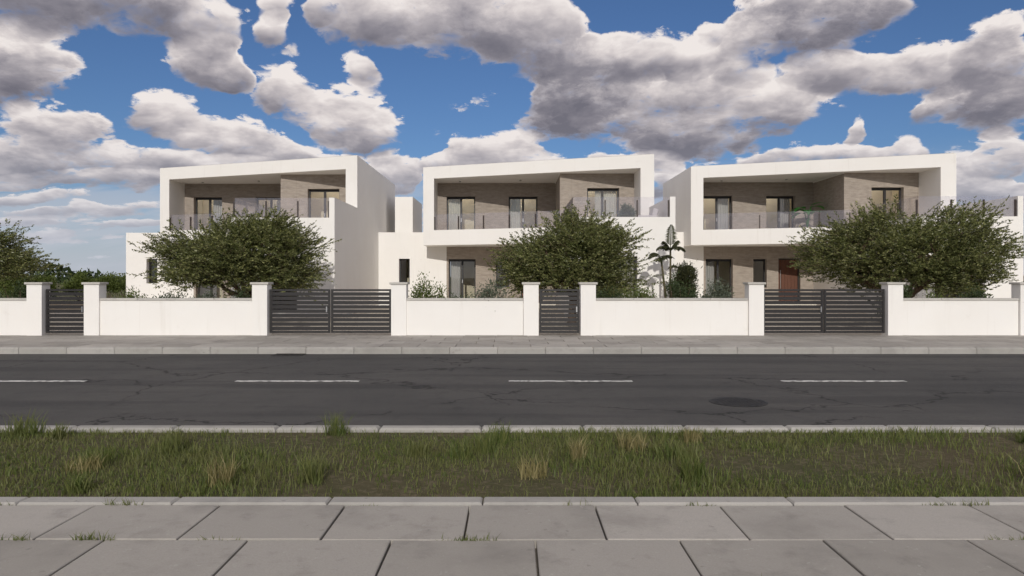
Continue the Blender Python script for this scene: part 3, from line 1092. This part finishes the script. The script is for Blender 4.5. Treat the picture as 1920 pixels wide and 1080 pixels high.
# ------------------------------------------------------------------ curtains, furniture and plants on the villas
def curtain(x0, x1, y, z0, z1, m, label, folds=7, depth=0.045, seed=0):
    r = random.Random(seed)
    n = folds * 8
    V, F = [], []
    ph = r.uniform(0, 6)
    for k, z in enumerate((z0, z0 + (z1 - z0) * .5, z1)):
        amp = depth * (1.0 - 0.35 * k / 2)
        for side in (0, 1):
            for i in range(n + 1):
                t = i / n
                a = t * folds * 2 * math.pi + ph + 0.5 * math.sin(t * 9 + seed)
                V.append((x0 + (x1 - x0) * t, y + amp * math.sin(a) + side * 0.006, z))
    w = n + 1
    for k in range(2):
        for side in (0, 1):
            for i in range(n):
                a = (k * 2 + side) * w + i
                b = ((k + 1) * 2 + side) * w + i
                F.append((a, a + 1, b + 1, b) if side == 0 else (a, b, b + 1, a + 1))
        for i in (0, n):
            a = (k * 2) * w + i
            b = ((k + 1) * 2) * w + i
            F.append((a, b, b + w, a + w))
    o = link('curtain', mesh('curtain', V, F, True), m)
    return tag(o, label, 'curtain', 'pleated curtains behind the villa doors')


def half(h, side, frac=1.0):
    x0, x1 = h[0] + .07, h[1] - .07
    w = (x1 - x0) * 0.5 * frac
    return (x0, x0 + w) if side == 'l' else (x1 - w, x1)


CUR = [
    (0, 0, 'r', .85, 'curtain_grey', 'grey pleated curtain, right half of the left upstairs door, leftmost villa'),
    (0, 1, 'r', .70, 'curtain_grey', 'grey pleated curtain, right half of the middle upstairs door, leftmost villa'),
    (1, 0, 'l', .95, 'curtain_pale', 'pale pleated curtain, left half of the left upstairs door, middle villa'),
    (1, 1, 'l', .80, 'curtain_pale', 'pale pleated curtain, left half of the middle upstairs door, middle villa'),
    (1, 2, 'l', .42, 'curtain_pale', 'narrow pale curtain left of the mullion, upstairs door behind middle terrace'),
    (1, 2, 'r', .95, 'curtain_pale', 'wide pale curtain right of the mullion, upstairs door behind middle terrace'),
    (2, 0, 'r', .90, 'curtain_grey', 'grey pleated curtain, right half of the left upstairs door, rightmost villa'),
    (2, 1, 'r', .95, 'curtain_grey', 'grey pleated curtain, right half of the middle upstairs door, rightmost villa'),
    (1, 3, 'l', .80, 'curtain_grey', 'grey curtain behind the left ground floor window, middle villa'),
    (2, 3, 'l', .80, 'curtain_grey', 'grey curtain behind the left ground floor window, rightmost villa'),
    (1, 4, 'r', .95, 'curtain_pale', 'pale curtain behind the ground floor window under the middle terrace'),
    (0, 4, 'l', .90, 'curtain_pale', 'pale curtain behind the ground floor window under the leftmost terrace'),
]
HOLES = [(WIN_UP[0], Y_BACK), (WIN_UP[1], Y_BACK), (WIN_VOL, Y_VOL), (WIN_GR[0], Y_BACK), (WIN_TER, Y_TER)]
for i, (vi, hi, side, fr, m, lab) in enumerate(CUR):
    h, yy = HOLES[hi]
    x0, x1 = half(h, side, fr)
    if hi == 2 and side == 'l':
        xm = (h[0] + h[1]) / 2
        x0, x1 = xm - 0.32, xm - 0.02
    off = VOFF[vi]
    curtain(x0 + off.x, x1 + off.x, yy + off.y + 0.46, h[2] + .01, h[3] - 0.02, m, lab, folds=max(4, int((x1 - x0) * 10)), seed=i)



def room_lamp(x, y, z, watts, label):
    t = empty('ceiling_lamp', (x, y, z), label, 'lamp', 'lit ceiling lamps in the upstairs rooms')
    MB().lathe([(.09, -.06), (.10, -.05), (.10, -.002)], 0, 0, 16).build('lamp_body', 'lamp', t)
    MB().lathe([(.075, -.066), (.075, -.0605)], 0, 0, 16).build('bulb_disc', 'glow', t)
    ld = bpy.data.lights.new('lamp_light', 'POINT')
    ld.energy = watts
    ld.color = (1.0, 0.90, 0.76)
    ld.shadow_soft_size = 0.06
    lo = bpy.data.objects.new('lamp_light', ld)
    COL.objects.link(lo)
    lo.parent = t
    lo.location = (0, 0, -.16)


for i, off in enumerate(VOFF):
    for (x, y, wd) in ((-2.5, 35.9, 'left'), (0.5, 35.9, 'middle'), (4.0, 32.7, 'right')):
        room_lamp(x + off.x, y + off.y, Z_SOF - .002, 13, 'warm ceiling lamp lit behind the %s upstairs door of the %s villa' % (wd, ('leftmost', 'middle', 'rightmost')[i]))

# lounge chair on the middle terrace, seen side-on through the glass


def lounge_chair(loc):
    t = empty('lounge_chair', loc, 'pale cushioned lounge chair behind the glass at the corner of the middle terrace', 'chair', rz=0.0)
    MB().box(-.42, .42, -.40, .40, .13, .30).build('seat_base', 'fabric', t, bevel=0.03)
    c = MB().box(-.40, .20, -.38, .38, .302, .44).build('seat_cushion', 'fabric', t, bevel=0.05)
    b = MB().prism([(.0, -.37), (.20, -.37), (.20, .37), (.0, .37)], 0, .44)
    bo = b.build('back_cushion', 'fabric', t, bevel=0.05)
    bo.location = (.16, 0, .43)
    bo.rotation_euler = (0, math.radians(16), 0)
    MB().box(-.40, .40, -.46, -.405, .13, .56).build('armrest', 'fabric', t, bevel=0.02)
    MB().box(-.40, .40, .405, .46, .13, .56).build('armrest', 'fabric', t, bevel=0.02)
    for sx in (-.36, .36):
        for sy in (-.34, .34):
            MB().box(sx - .02, sx + .02, sy - .02, sy + .02, 0, .13).build('leg', 'charcoal', t)


lounge_chair((5.05, 27.0, Z_FL))


def leaf_blade(L, W, bend, nseg=6, cup=0.12):
    """a broad leaf as a bent strip along +x"""
    V, F = [], []
    for i in range(nseg + 1):
        t = i / nseg
        w = W * math.sin(math.pi * min(1, 0.08 + 0.92 * t) ** 0.8) ** 0.9 if t < 1 else 0.002
        a = bend * t
        x = L * math.sin(max(a, 1e-4)) / max(bend, 1e-4) if bend > 1e-3 else L * t
        z = -L * (1 - math.cos(a)) / max(bend, 1e-4)
        for s in (-1, 0, 1):
            V.append((x, s * w, z + (abs(s) * w * cup)))
    for i in range(nseg):
        for k in range(2):
            a = i * 3 + k
            F.append((a, a + 1, a + 4, a + 3))
    return V, F


def planter(t, r=0.22, h=0.42):
    p = MB().lathe([(r * .72, 0), (r * .95, h * .55), (r, h), (r * .88, h), (r * .86, h - .04)], 0, 0, 18).build('pot', 'pot', t)
    MB().lathe([(r * .855, h - .06), (r * .855, h - .045)], 0, 0, 16).build('potting_soil', 'soil', p)


def potted_banana(loc):
    t = empty('potted_plant', loc, 'big green arching leaves of a potted plant on the rightmost balcony', 'plant')
    planter(t)
    r = random.Random(8)
    for k in range(15):
        az = k * 2.399 + r.uniform(-.2, .2)
        el = r.uniform(0.55, 1.15)
        hgt = r.uniform(.70, 1.22)
        tip = Vector((math.cos(az) * .16, math.sin(az) * .16, .40 + hgt))
        st = MB().tube([(0, 0, .38), (tip.x * .4, tip.y * .4, .38 + hgt * .6), tip], [.016, .012, .008], 5)
        s_ = st.build('leaf_stalk', 'leaf_banana', t, True)
        V, F = leaf_blade(r.uniform(.60, .85), r.uniform(.15, .21), r.uniform(.9, 1.6))
        o = link('leaf', mesh('leaf', V, F, True), 'leaf_banana', t)
        o.location = tip
        o.rotation_euler = Matrix.Rotation(az, 3, 'Z').to_4x4().to_euler()
        o.rotation_euler = (0, -el * .55, az)


potted_banana((12.5 + 0.98 + 0.30, 33.1, Z_FL + .012))


# ---------------------------------------------------------------- leaf clouds
def leaf_mesh(name, C, D, L, Wd, r, m):
    """many rhombic leaves: centres C, directions D, lengths L, widths Wd"""
    n = len(C)
    D = D / np.linalg.norm(D, axis=1, keepdims=True)
    R = r.normal(size=(n, 3))
    S = np.cross(D, R)
    S /= np.linalg.norm(S, axis=1, keepdims=True) + 1e-9
    U = np.cross(D, S)
    V = np.zeros((n, 4, 3))
    V[:, 0] = C
    V[:, 1] = C + D * (L * .45)[:, None] + S * Wd[:, None] + U * (Wd * .25)[:, None]
    V[:, 2] = C + D * L[:, None]
    V[:, 3] = C + D * (L * .45)[:, None] - S * Wd[:, None] + U * (Wd * .25)[:, None]
    me = bpy.data.meshes.new(name)
    me.vertices.add(n * 4)
    me.vertices.foreach_set('co', V.reshape(-1))
    me.loops.add(n * 4)
    me.loops.foreach_set('vertex_index', np.arange(n * 4))
    me.polygons.add(n)
    me.polygons.foreach_set('loop_start', np.arange(n) * 4)
    me.update(calc_edges=True)
    me.materials.append(M[m])
    return me


def curve_pts(a, b, sag, n=5, r=None, wob=0.0):
    a, b = Vector(a), Vector(b)
    out = []
    for i in range(n + 1):
        t = i / n
        p = a.lerp(b, t)
        p.z += sag * math.sin(math.pi * t)
        if r is not None and 0 < i < n:
            p += Vector((r.uniform(-wob, wob), r.uniform(-wob, wob), r.uniform(-wob, wob)))
        out.append(p)
    return out


def acacia(loc, rx, zlo, zhi, seed, label, ry=None, shift=0.0, clumps=64, sprays=30, per=22, holes=0.0):
    """wide, layered crown on a low forked trunk; sprays point outwards"""
    ry = ry or rx * 0.85
    r = np.random.default_rng(seed)
    rr = random.Random(seed)
    t = empty('acacia_tree', loc, label, 'tree', 'spreading trees in front of the villas')
    fork = Vector((0.05, 0.0, 0.85))
    cz = zlo + (zhi - zlo) * 0.42
    up, dn = zhi - cz, cz - zlo
    # limbs
    wood = MB()
    wood.tube([(0, 0, -0.1), (0.02, 0.01, 0.35), fork], [.16, .125, .12], 8)
    trunk = wood.build('trunk', 'bark', t, True)
    limbs = []
    nl = 7
    for k in range(nl):
        az = 2 * math.pi * k / nl + rr.uniform(-.3, .3)
        rad = rr.uniform(.45, .62)
        end = Vector((math.cos(az) * rx * rad + shift * .5, math.sin(az) * ry * rad, cz + rr.uniform(-.1, .45) * up))
        pts = curve_pts(fork, end, -0.12 + rr.uniform(-.1, .1), 6, rr, .06)
        MB().tube(pts, [.085 - .0105 * i for i in range(7)], 6).build('limb', 'bark', trunk, True)
        limbs.append(pts)
    cen, axs = [], []
    tw = MB()
    k = 0
    while len(cen) < clumps and k < 5000:
        k += 1
        v = r.normal(size=3)
        v /= np.linalg.norm(v)
        q = r.uniform(0.30, 1.0) ** 0.55
        if v[2] < -0.75:
            continue
        p = np.array([v[0] * rx * q * 0.90 + shift, v[1] * ry * q * 0.90, cz + v[2] * q * (up if v[2] > 0 else dn) * 0.86])
        # uneven outline
        lump = 0.80 + 0.24 * math.sin(3.1 * math.atan2(v[2], v[0]) + seed) + 0.10 * math.sin(7.3 * math.atan2(v[2], v[0]) + 2 * seed)
        p[0] = shift + (p[0] - shift) * min(1.0, lump + .12)
        p[2] = cz + (p[2] - cz) * min(1.05, lump + .15)
        if any(np.linalg.norm(p - c) < 0.33 for c in cen):
            continue
        cen.append(p)
        a = p - np.array([0.0, 0.0, zlo + 0.15])
        a[2] *= 0.55
        axs.append(a / np.linalg.norm(a))
        pv = Vector(p)
        lp = min((pt for l in limbs for pt in l[2:]), key=lambda s: (s - pv).length + (0.6 if s.z > pv.z + .1 else 0))
        tw.tube(curve_pts(lp, pv, rr.uniform(-.08, .1), 4, rr, .05), [.026, .021, .016, .012, .007], 4, False)
    C, D, L, Wd = [], [], [], []
    for c, a in zip(cen, axs):
        ns = int(sprays * r.uniform(0.65, 1.3))
        for s in range(ns):
            o0 = c + r.normal(size=3) * np.array([.27, .27, .15])
            d = a + r.normal(size=3) * np.array([.45, .45, .30])
            d /= np.linalg.norm(d)
            ln = r.uniform(.28, .72)
            sag = r.uniform(-.05, .16)
            if s % 3 == 0:
                e = o0 + d * ln
                m_ = o0 + d * ln * .5 + np.array([0, 0, sag * .3])
                tw.tube([o0, m_, e + np.array([0, 0, -sag * .2])], [.006, .0045, .003], 3, False)
            npl = int(per * ln / .5)
            ts = np.sort(r.uniform(0.02, 1.0, npl))
            side = np.cross(d, np.array([0, 0, 1.0]))
            side /= np.linalg.norm(side) + 1e-9
            sg = np.where(np.arange(npl) % 2 == 0, 1.0, -1.0)
            base = o0 + d * (ts * ln)[:, None] + np.array([0, 0, 1.0]) * (sag * np.sin(np.pi * ts) * .4 - sag * .2 * ts)[:, None]
            dd = d * .75 + side * (sg * .65)[:, None] + r.normal(size=(npl, 3)) * .28
            C.append(base + r.normal(size=(npl, 3)) * .012)
            D.append(dd)
            L.append(r.uniform(.05, .105, npl))
            Wd.append(r.uniform(.010, .021, npl))
    tw.build('twigs', 'bark', trunk)
    C, D, L, Wd = map(np.concatenate, (C, D, L, Wd))
    link('crown', leaf_mesh('crown', C, D, L, Wd, r, 'leaf'), None, t)
    return t


def gx(px, Y):
    return (px - 960) / FPX * Y


def gz(py, Y):
    return EYE + (520 - py) / FPX * Y


YT = 22.0
GZ = 0.12
acacia((gx(458, YT), YT, GZ), 2.52, gz(566, YT) - GZ, gz(409, YT) - GZ, 11, 'spreading green tree in front of the leftmost villa', shift=0.02, clumps=120, sprays=34, per=27)
acacia((gx(1072, YT), YT, GZ), 2.06, gz(572, YT) - GZ, gz(412, YT) - GZ, 23, 'dense rounded green tree in front of the middle villa', shift=0.0, clumps=110, sprays=36, per=27)
acacia((gx(1695, YT), YT, GZ), 3.05, gz(572, YT) - GZ, gz(390, YT) - GZ, 31, 'widest spreading tree in front of the rightmost villa', shift=0.05, clumps=140, sprays=36, per=27)
acacia((gx(-105, YT), YT, GZ), 2.75, gz(540, YT) - GZ, gz(420, YT) - GZ, 47, 'tree cut off by the left edge of the picture', shift=0.1, clumps=90, sprays=34, per=27)


# ---------------------------------------------------------------- rounded shrubs
def shrub(loc, rx, h, seed, label, m='leaf_dark', n=5200, leaf=(.04, .085), wid=(.010, .020), name='shrub', cat='shrub', group=None, ry=None):
    r = np.random.default_rng(seed)
    rr = random.Random(seed)
    ry = ry or rx
    t = empty(name, loc, label, cat, group)
    st = MB()
    for k in range(7):
        az = k * .9 + rr.uniform(-.2, .2)
        e = (math.cos(az) * rx * .6, math.sin(az) * ry * .6, h * rr.uniform(.55, .8))
        st.tube(curve_pts((0, 0, -.05), e, .08, 4, rr, .03), [.022, .018, .014, .01, .006], 4, False)
    st.build('stems', 'bark', t)
    nb = 26
    bc = r.normal(size=(nb, 3))
    bc /= np.linalg.norm(bc, axis=1, keepdims=True)
    bc[:, 2] = np.abs(bc[:, 2]) * 1.1 - 0.15
    bc *= r.uniform(.5, .95, (nb, 1))
    idx = r.integers(0, nb, n)
    P = bc[idx] + r.normal(size=(n, 3)) * .17
    D = P.copy()
    D[:, 2] += .45
    D += r.normal(size=(n, 3)) * .55
    C = np.stack([P[:, 0] * rx * .85, P[:, 1] * ry * .85, h * .42 + P[:, 2] * h * .50], 1)
    C[:, 2] = np.maximum(C[:, 2], .02)
    link('foliage', leaf_mesh('foliage', C, D, r.uniform(*leaf, n), r.uniform(*wid, n), r, m), None, t)
    return t


# far bushes on open land at the left
FB = [(30, 40.0, 509, 0.9), (80, 42.0, 509, 0.8), (148, 45.0, 510, 0.9), (205, 50.0, 514, 1.1), (-10, 44.0, 509, 1.0), (232, 56.0, 515, 1.2)]
FBL = ['pale green bush at the far left, directly below the cut-off tree', 'pale green bush just right of the cut-off tree',
       'bush beyond the low wall, midway between cut-off tree and leftmost villa', 'bush beyond the low wall, nearest but one to the leftmost villa',
       'bush at the left edge behind the cut-off tree', 'small far bush right beside the leftmost villa wing']
for i, (px_, Y, py_, rx) in enumerate(FB):
    shrub((gx(px_, Y), Y, 0.0), rx, gz(py_, Y), 60 + i, FBL[i], 'leaf_bush', 5200, (.07, .15), (.025, .05), 'bush', 'bush', 'bushes on open land')

# wooded strip on the horizon: reads as one mass


def far_wood():
    r = np.random.default_rng(5)
    n = 26000
    x = r.uniform(-260, 260, n)
    hgt = 1.9 + 1.4 * np.sin(x * .09) + 1.6 * np.sin(x * .23 + 1) + 1.0 * np.sin(x * .61)
    hgt = np.maximum(hgt, 1.2)
    z = r.uniform(0, 1, n) ** .7 * hgt - .1
    y = 170 + r.uniform(-8, 8, n) * np.sqrt(np.maximum(0.05, 1 - z / (hgt + .1)))
    C = np.stack([x, y, z], 1)
    D = r.normal(size=(n, 3)) + np.array([0, -.6, .5])
    o = link('far_wood', leaf_mesh('far_wood', C, D, r.uniform(.7, 1.5, n), r.uniform(.25, .5, n), r, 'leaf_dark'), None)
    tag(o, 'low dark wooded strip on the horizon beyond the open land', 'wood', kind='stuff')


far_wood()


# ---------------------------------------------------------------- palm between the middle and right villas
def frond(t, base, az, el, L, droop, r, m='leaf_palm', nl=24, ll=.36):
    """arched rachis with leaflets on both sides; one frond is one mesh"""
    d0 = Vector((math.cos(az), math.sin(az), 0))
    side = Vector((-math.sin(az), math.cos(az), 0))
    pts = []
    p = Vector(base)
    n = 12
    for i in range(n + 1):
        pts.append(p.copy())
        e = el - droop * (i / n) ** 1.3
        p += (d0 * math.cos(e) + Vector((0, 0, math.sin(e)))) * (L / n)
    b = MB()
    b.tube(pts, [.014 * (1 - .8 * i / n) + .002 for i in range(n + 1)], 4, False)
    for i in range(nl):
        f = 0.22 + 0.78 * i / nl
        k = min(n - 1, int(f * n))
        q = pts[k].lerp(pts[k + 1], f * n - k)
        tg = (pts[k + 1] - pts[k]).normalized()
        nrm = side.cross(tg).normalized()
        for s in (-1, 1):
            lf = ll * math.sin(math.pi * (0.15 + 0.8 * f)) * r.uniform(.85, 1.1)
            dr = (side * s * .80 + tg * .62 + nrm * .25).normalized()
            w = .016
            m1 = q + dr * lf * .5 + nrm * .01
            e_ = q + dr * lf - Vector((0, 0, lf * .28))
            base_i = len(b.V)
            ww = tg * w
            b.V += [q - ww * .4, q + ww * .4, m1 + ww, m1 - ww, e_]
            b.F += [(base_i, base_i + 1, base_i + 2, base_i + 3), (base_i + 3, base_i + 2, base_i + 4)]
    return b.build('frond', m, t)


def palm(loc, label, stems, seed, group=None):
    r = random.Random(seed)
    t = empty('palm', loc, label, 'palm', group)
    for (dx, dy, h, fr) in stems:
        b = MB()
        b.tube([(dx * .3, dy * .3, -.05), (dx * .6, dy * .6, h * .5), (dx, dy, h)], [.05, .04, .032], 8)
        b.build('stem', 'stem', t, True)
        for (az, el, L, dr) in fr:
            frond(t, (dx, dy, h - .02), az, el, L * (1.0 if el > 1.4 else 0.80), dr, r, ll=.29)
    return t


YP = 24.2
ph = gz(478, YP)
palm((gx(1257, YP), YP, GZ), 'slender palm with one upright frond between middle and rightmost villa',
     [(0.0, 0.0, gz(470, YP) - GZ, [(1.2, 1.50, .95, .30), (0.2, 1.25, .60, .8), (3.3, 1.3, .55, .9), (0.25, 1.1, .62, 2.4), (0.0, .85, .80, 2.2), (2.9, .95, .75, 2.2), (3.6, 1.2, .50, 1.9), (-1.2, .9, .7, 2.0), (1.8, .9, .7, 2.0)]),
      (-0.33, -0.05, gz(484, YP) - GZ, [(2.75, 1.15, .62, 2.0), (3.3, .75, .70, 1.9), (0.3, .75, .62, 1.6), (-1.3, .8, .55, 2.2), (4.2, .4, .55, 1.6)]),
      (0.36, 0.1, gz(505, YP) - GZ, [(0.1, .9, .8, 2.4), (2.6, 1.0, .6, 2.0), (-.6, .8, .8, 2.3), (1.2, .8, .7, 2.0), (-1.8, .8, .7, 2.2)])], 5)
shrub((gx(1283, 23.6), 23.6, GZ), .55, gz(489, 23.6) - GZ, 91, 'dark shrub at the foot of the slender palm', 'leaf_palm', 5200, (.06, .15), (.010, .018))
# bushy plant in a pot on the middle terrace
tp = shrub((gx(1176, 29.6), 29.6, Z_FL + .36), .38, .90, 92, 'grey green bushy pot plant behind the glass of the middle terrace', 'leaf_grey', 3200, (.05, .11), (.012, .024), 'potted_shrub', 'plant')
p_ = MB().lathe([(.15, -.36), (.20, -.05), (.21, 0), (.18, 0), (.17, -.04)], 0, 0, 18).build('pot', 'pot', tp)

# ---------------------------------------------------------------- low garden wall, gates and planting along the street
WH = 1.02


def garden_wall(x0, x1, label):
    t = empty('garden_wall', ((x0 + x1) / 2, Y_WALL + 0.1, 0), label, 'wall', 'low white street walls')
    o = Vector(((x0 + x1) / 2, Y_WALL + 0.1, 0))
    MB(o).box(x0, x1, Y_WALL, Y_WALL + 0.2, 0, WH).build('wall_body', 'plaster', t)
    n = max(1, round((x1 - x0) / 1.0))
    for i in range(n):
        a, b = x0 + (x1 - x0) * i / n, x0 + (x1 - x0) * (i + 1) / n
        MB(o).box(a + .003, b - .003, Y_WALL - .035, Y_WALL + .235, WH + .001, WH + .052).build('coping_stone', 'coping', t, bevel=0.006)
    return t


def pillar(x, label):
    o = Vector((x, Y_WALL + .1, 0))
    t = empty('gate_pillar', o, label, 'pillar', 'white gate pillars')
    MB(o).box(x - .19, x + .19, Y_WALL - .06, Y_WALL + .27, 0, 1.42).build('shaft', 'plaster', t)
    MB(o).box(x - .23, x + .23, Y_WALL - .10, Y_WALL + .31, 1.421, 1.475).build('coping_stone', 'coping', t, bevel=0.008)
    return t


def gate(x0, x1, label, leaves=1):
    o = Vector(((x0 + x1) / 2, Y_WALL + .1, 0))
    t = empty('slatted_gate', o, label, 'gate', 'charcoal slatted gates')
    n = leaves
    for k in range(n):
        a = x0 + (x1 - x0) * k / n + .012
        b = x0 + (x1 - x0) * (k + 1) / n - .012
        f = MB(o)
        f.box(a, a + .05, Y_WALL + .07, Y_WALL + .12, .19, 1.30)
        f.box(b - .05, b, Y_WALL + .07, Y_WALL + .12, .19, 1.30)
        f.box(a + .05, b - .05, Y_WALL + .07, Y_WALL + .12, .19, .24)
        f.box(a + .05, b - .05, Y_WALL + .07, Y_WALL + .12, 1.25, 1.30)
        fo = f.build('gate_frame', 'charcoal', t)
        for i in range(9):
            z = .262 + i * .109
            MB(o).box(a + .052, b - .052, Y_WALL + .078, Y_WALL + .105, z, z + .086).build('slat', 'charcoal', fo)
    xh = x0 + (x1 - x0) / n
    MB(o).box(xh - .10, xh - .07, Y_WALL + .02, Y_WALL + .069, .72, .86).build('handle', 'steel', t)
    return t


WHO = ['leftmost', 'middle', 'rightmost']
segs = []
for i, off in enumerate(VOFF):
    cx = off.x
    # pedestrian gate in front of the door, double gate in front of the wing
    pillar(cx - 6.35, 'white pillar left of the double gate of the %s villa' % WHO[i])
    gate(cx - 6.15, cx - 3.05, 'charcoal slatted double gate of the %s villa' % WHO[i], 2)
    pillar(cx - 2.85, 'white pillar between double gate and wall of the %s villa' % WHO[i])
    garden_wall(cx - 2.66, cx + 0.28, 'short white street wall between the two gates of the %s villa' % WHO[i])
    pillar(cx + 0.48, 'white pillar left of the single gate of the %s villa' % WHO[i])
    gate(cx + 0.68, cx + 1.72, 'charcoal slatted single gate of the %s villa' % WHO[i], 1)
    pillar(cx + 1.92, 'white pillar right of the single gate of the %s villa' % WHO[i])
    garden_wall(cx + 2.11, cx + 5.955, 'long white street wall right of the single gate of the %s villa' % WHO[i])
garden_wall(-34.0, -19.05, 'low white wall of the empty plot left of the leftmost villa')

# clipped planting behind the walls
pl = random.Random(12)
k = 0
for i, off in enumerate(VOFF):
    for j, dx in enumerate((-2.3, -1.35, -0.45, 2.6, 3.5, 4.4, 5.3)):
        h = pl.uniform(1.15, 1.62)
        words = ('first', 'second', 'third', 'fourth', 'fifth', 'sixth', 'seventh')[j]
        shrub((off.x + dx + pl.uniform(-.08, .08), Y_WALL + .75 + pl.uniform(-.1, .15), GZ), pl.uniform(.48, .66), h, 200 + k,
              '%s shrub from the left behind the street wall of the %s villa' % (words, WHO[i]),
              ('leaf_dark', 'leaf_grey', 'leaf_dark', 'leaf_bush')[k % 4], 2600, (.035, .075), (.010, .020), 'garden_shrub', 'shrub', 'shrubs behind the street walls')
        k += 1

# ---------------------------------------------------------------- street details
mh = empty('manhole_cover', (2.9, 9.1, 0.0), 'round cast iron manhole cover in the asphalt', 'manhole cover')
MB().lathe([(.36, .001), (.36, .006), (.325, .006), (.325, .003)], 0, 0, 40).build('rim', 'iron', mh)
MB().lathe([(.318, .001), (.318, .007)], 0, 0, 40).build('lid', 'iron', mh)
stud = MB()
for a in range(-5, 6):
    for b in range(-5, 6):
        if a * a + b * b < 27:
            stud.box(a * .054 - .018, a * .054 + .018, b * .054 - .018, b * .054 + .018, .0072, .0105)
stud.build('tread_studs', 'iron', mh)
dg = empty('drain_grate', (-4.6, Y_KERB2 - .20, 0.0), 'rectangular iron drain grate against the far kerb', 'drain grate')
fr = MB()
fr.box(-.30, .30, -.19, -.16, .001, .012)
fr.box(-.30, .30, .16, .19, .001, .012)
fr.box(-.30, -.27, -.16, .16, .001, .012)
fr.box(.27, .30, -.16, .16, .001, .012)
fr.build('grate_frame', 'iron', dg)
for i in range(9):
    x = -.24 + i * .06
    MB().box(x - .014, x + .014, -.159, .159, .001, .010).build('bar', 'iron', dg)
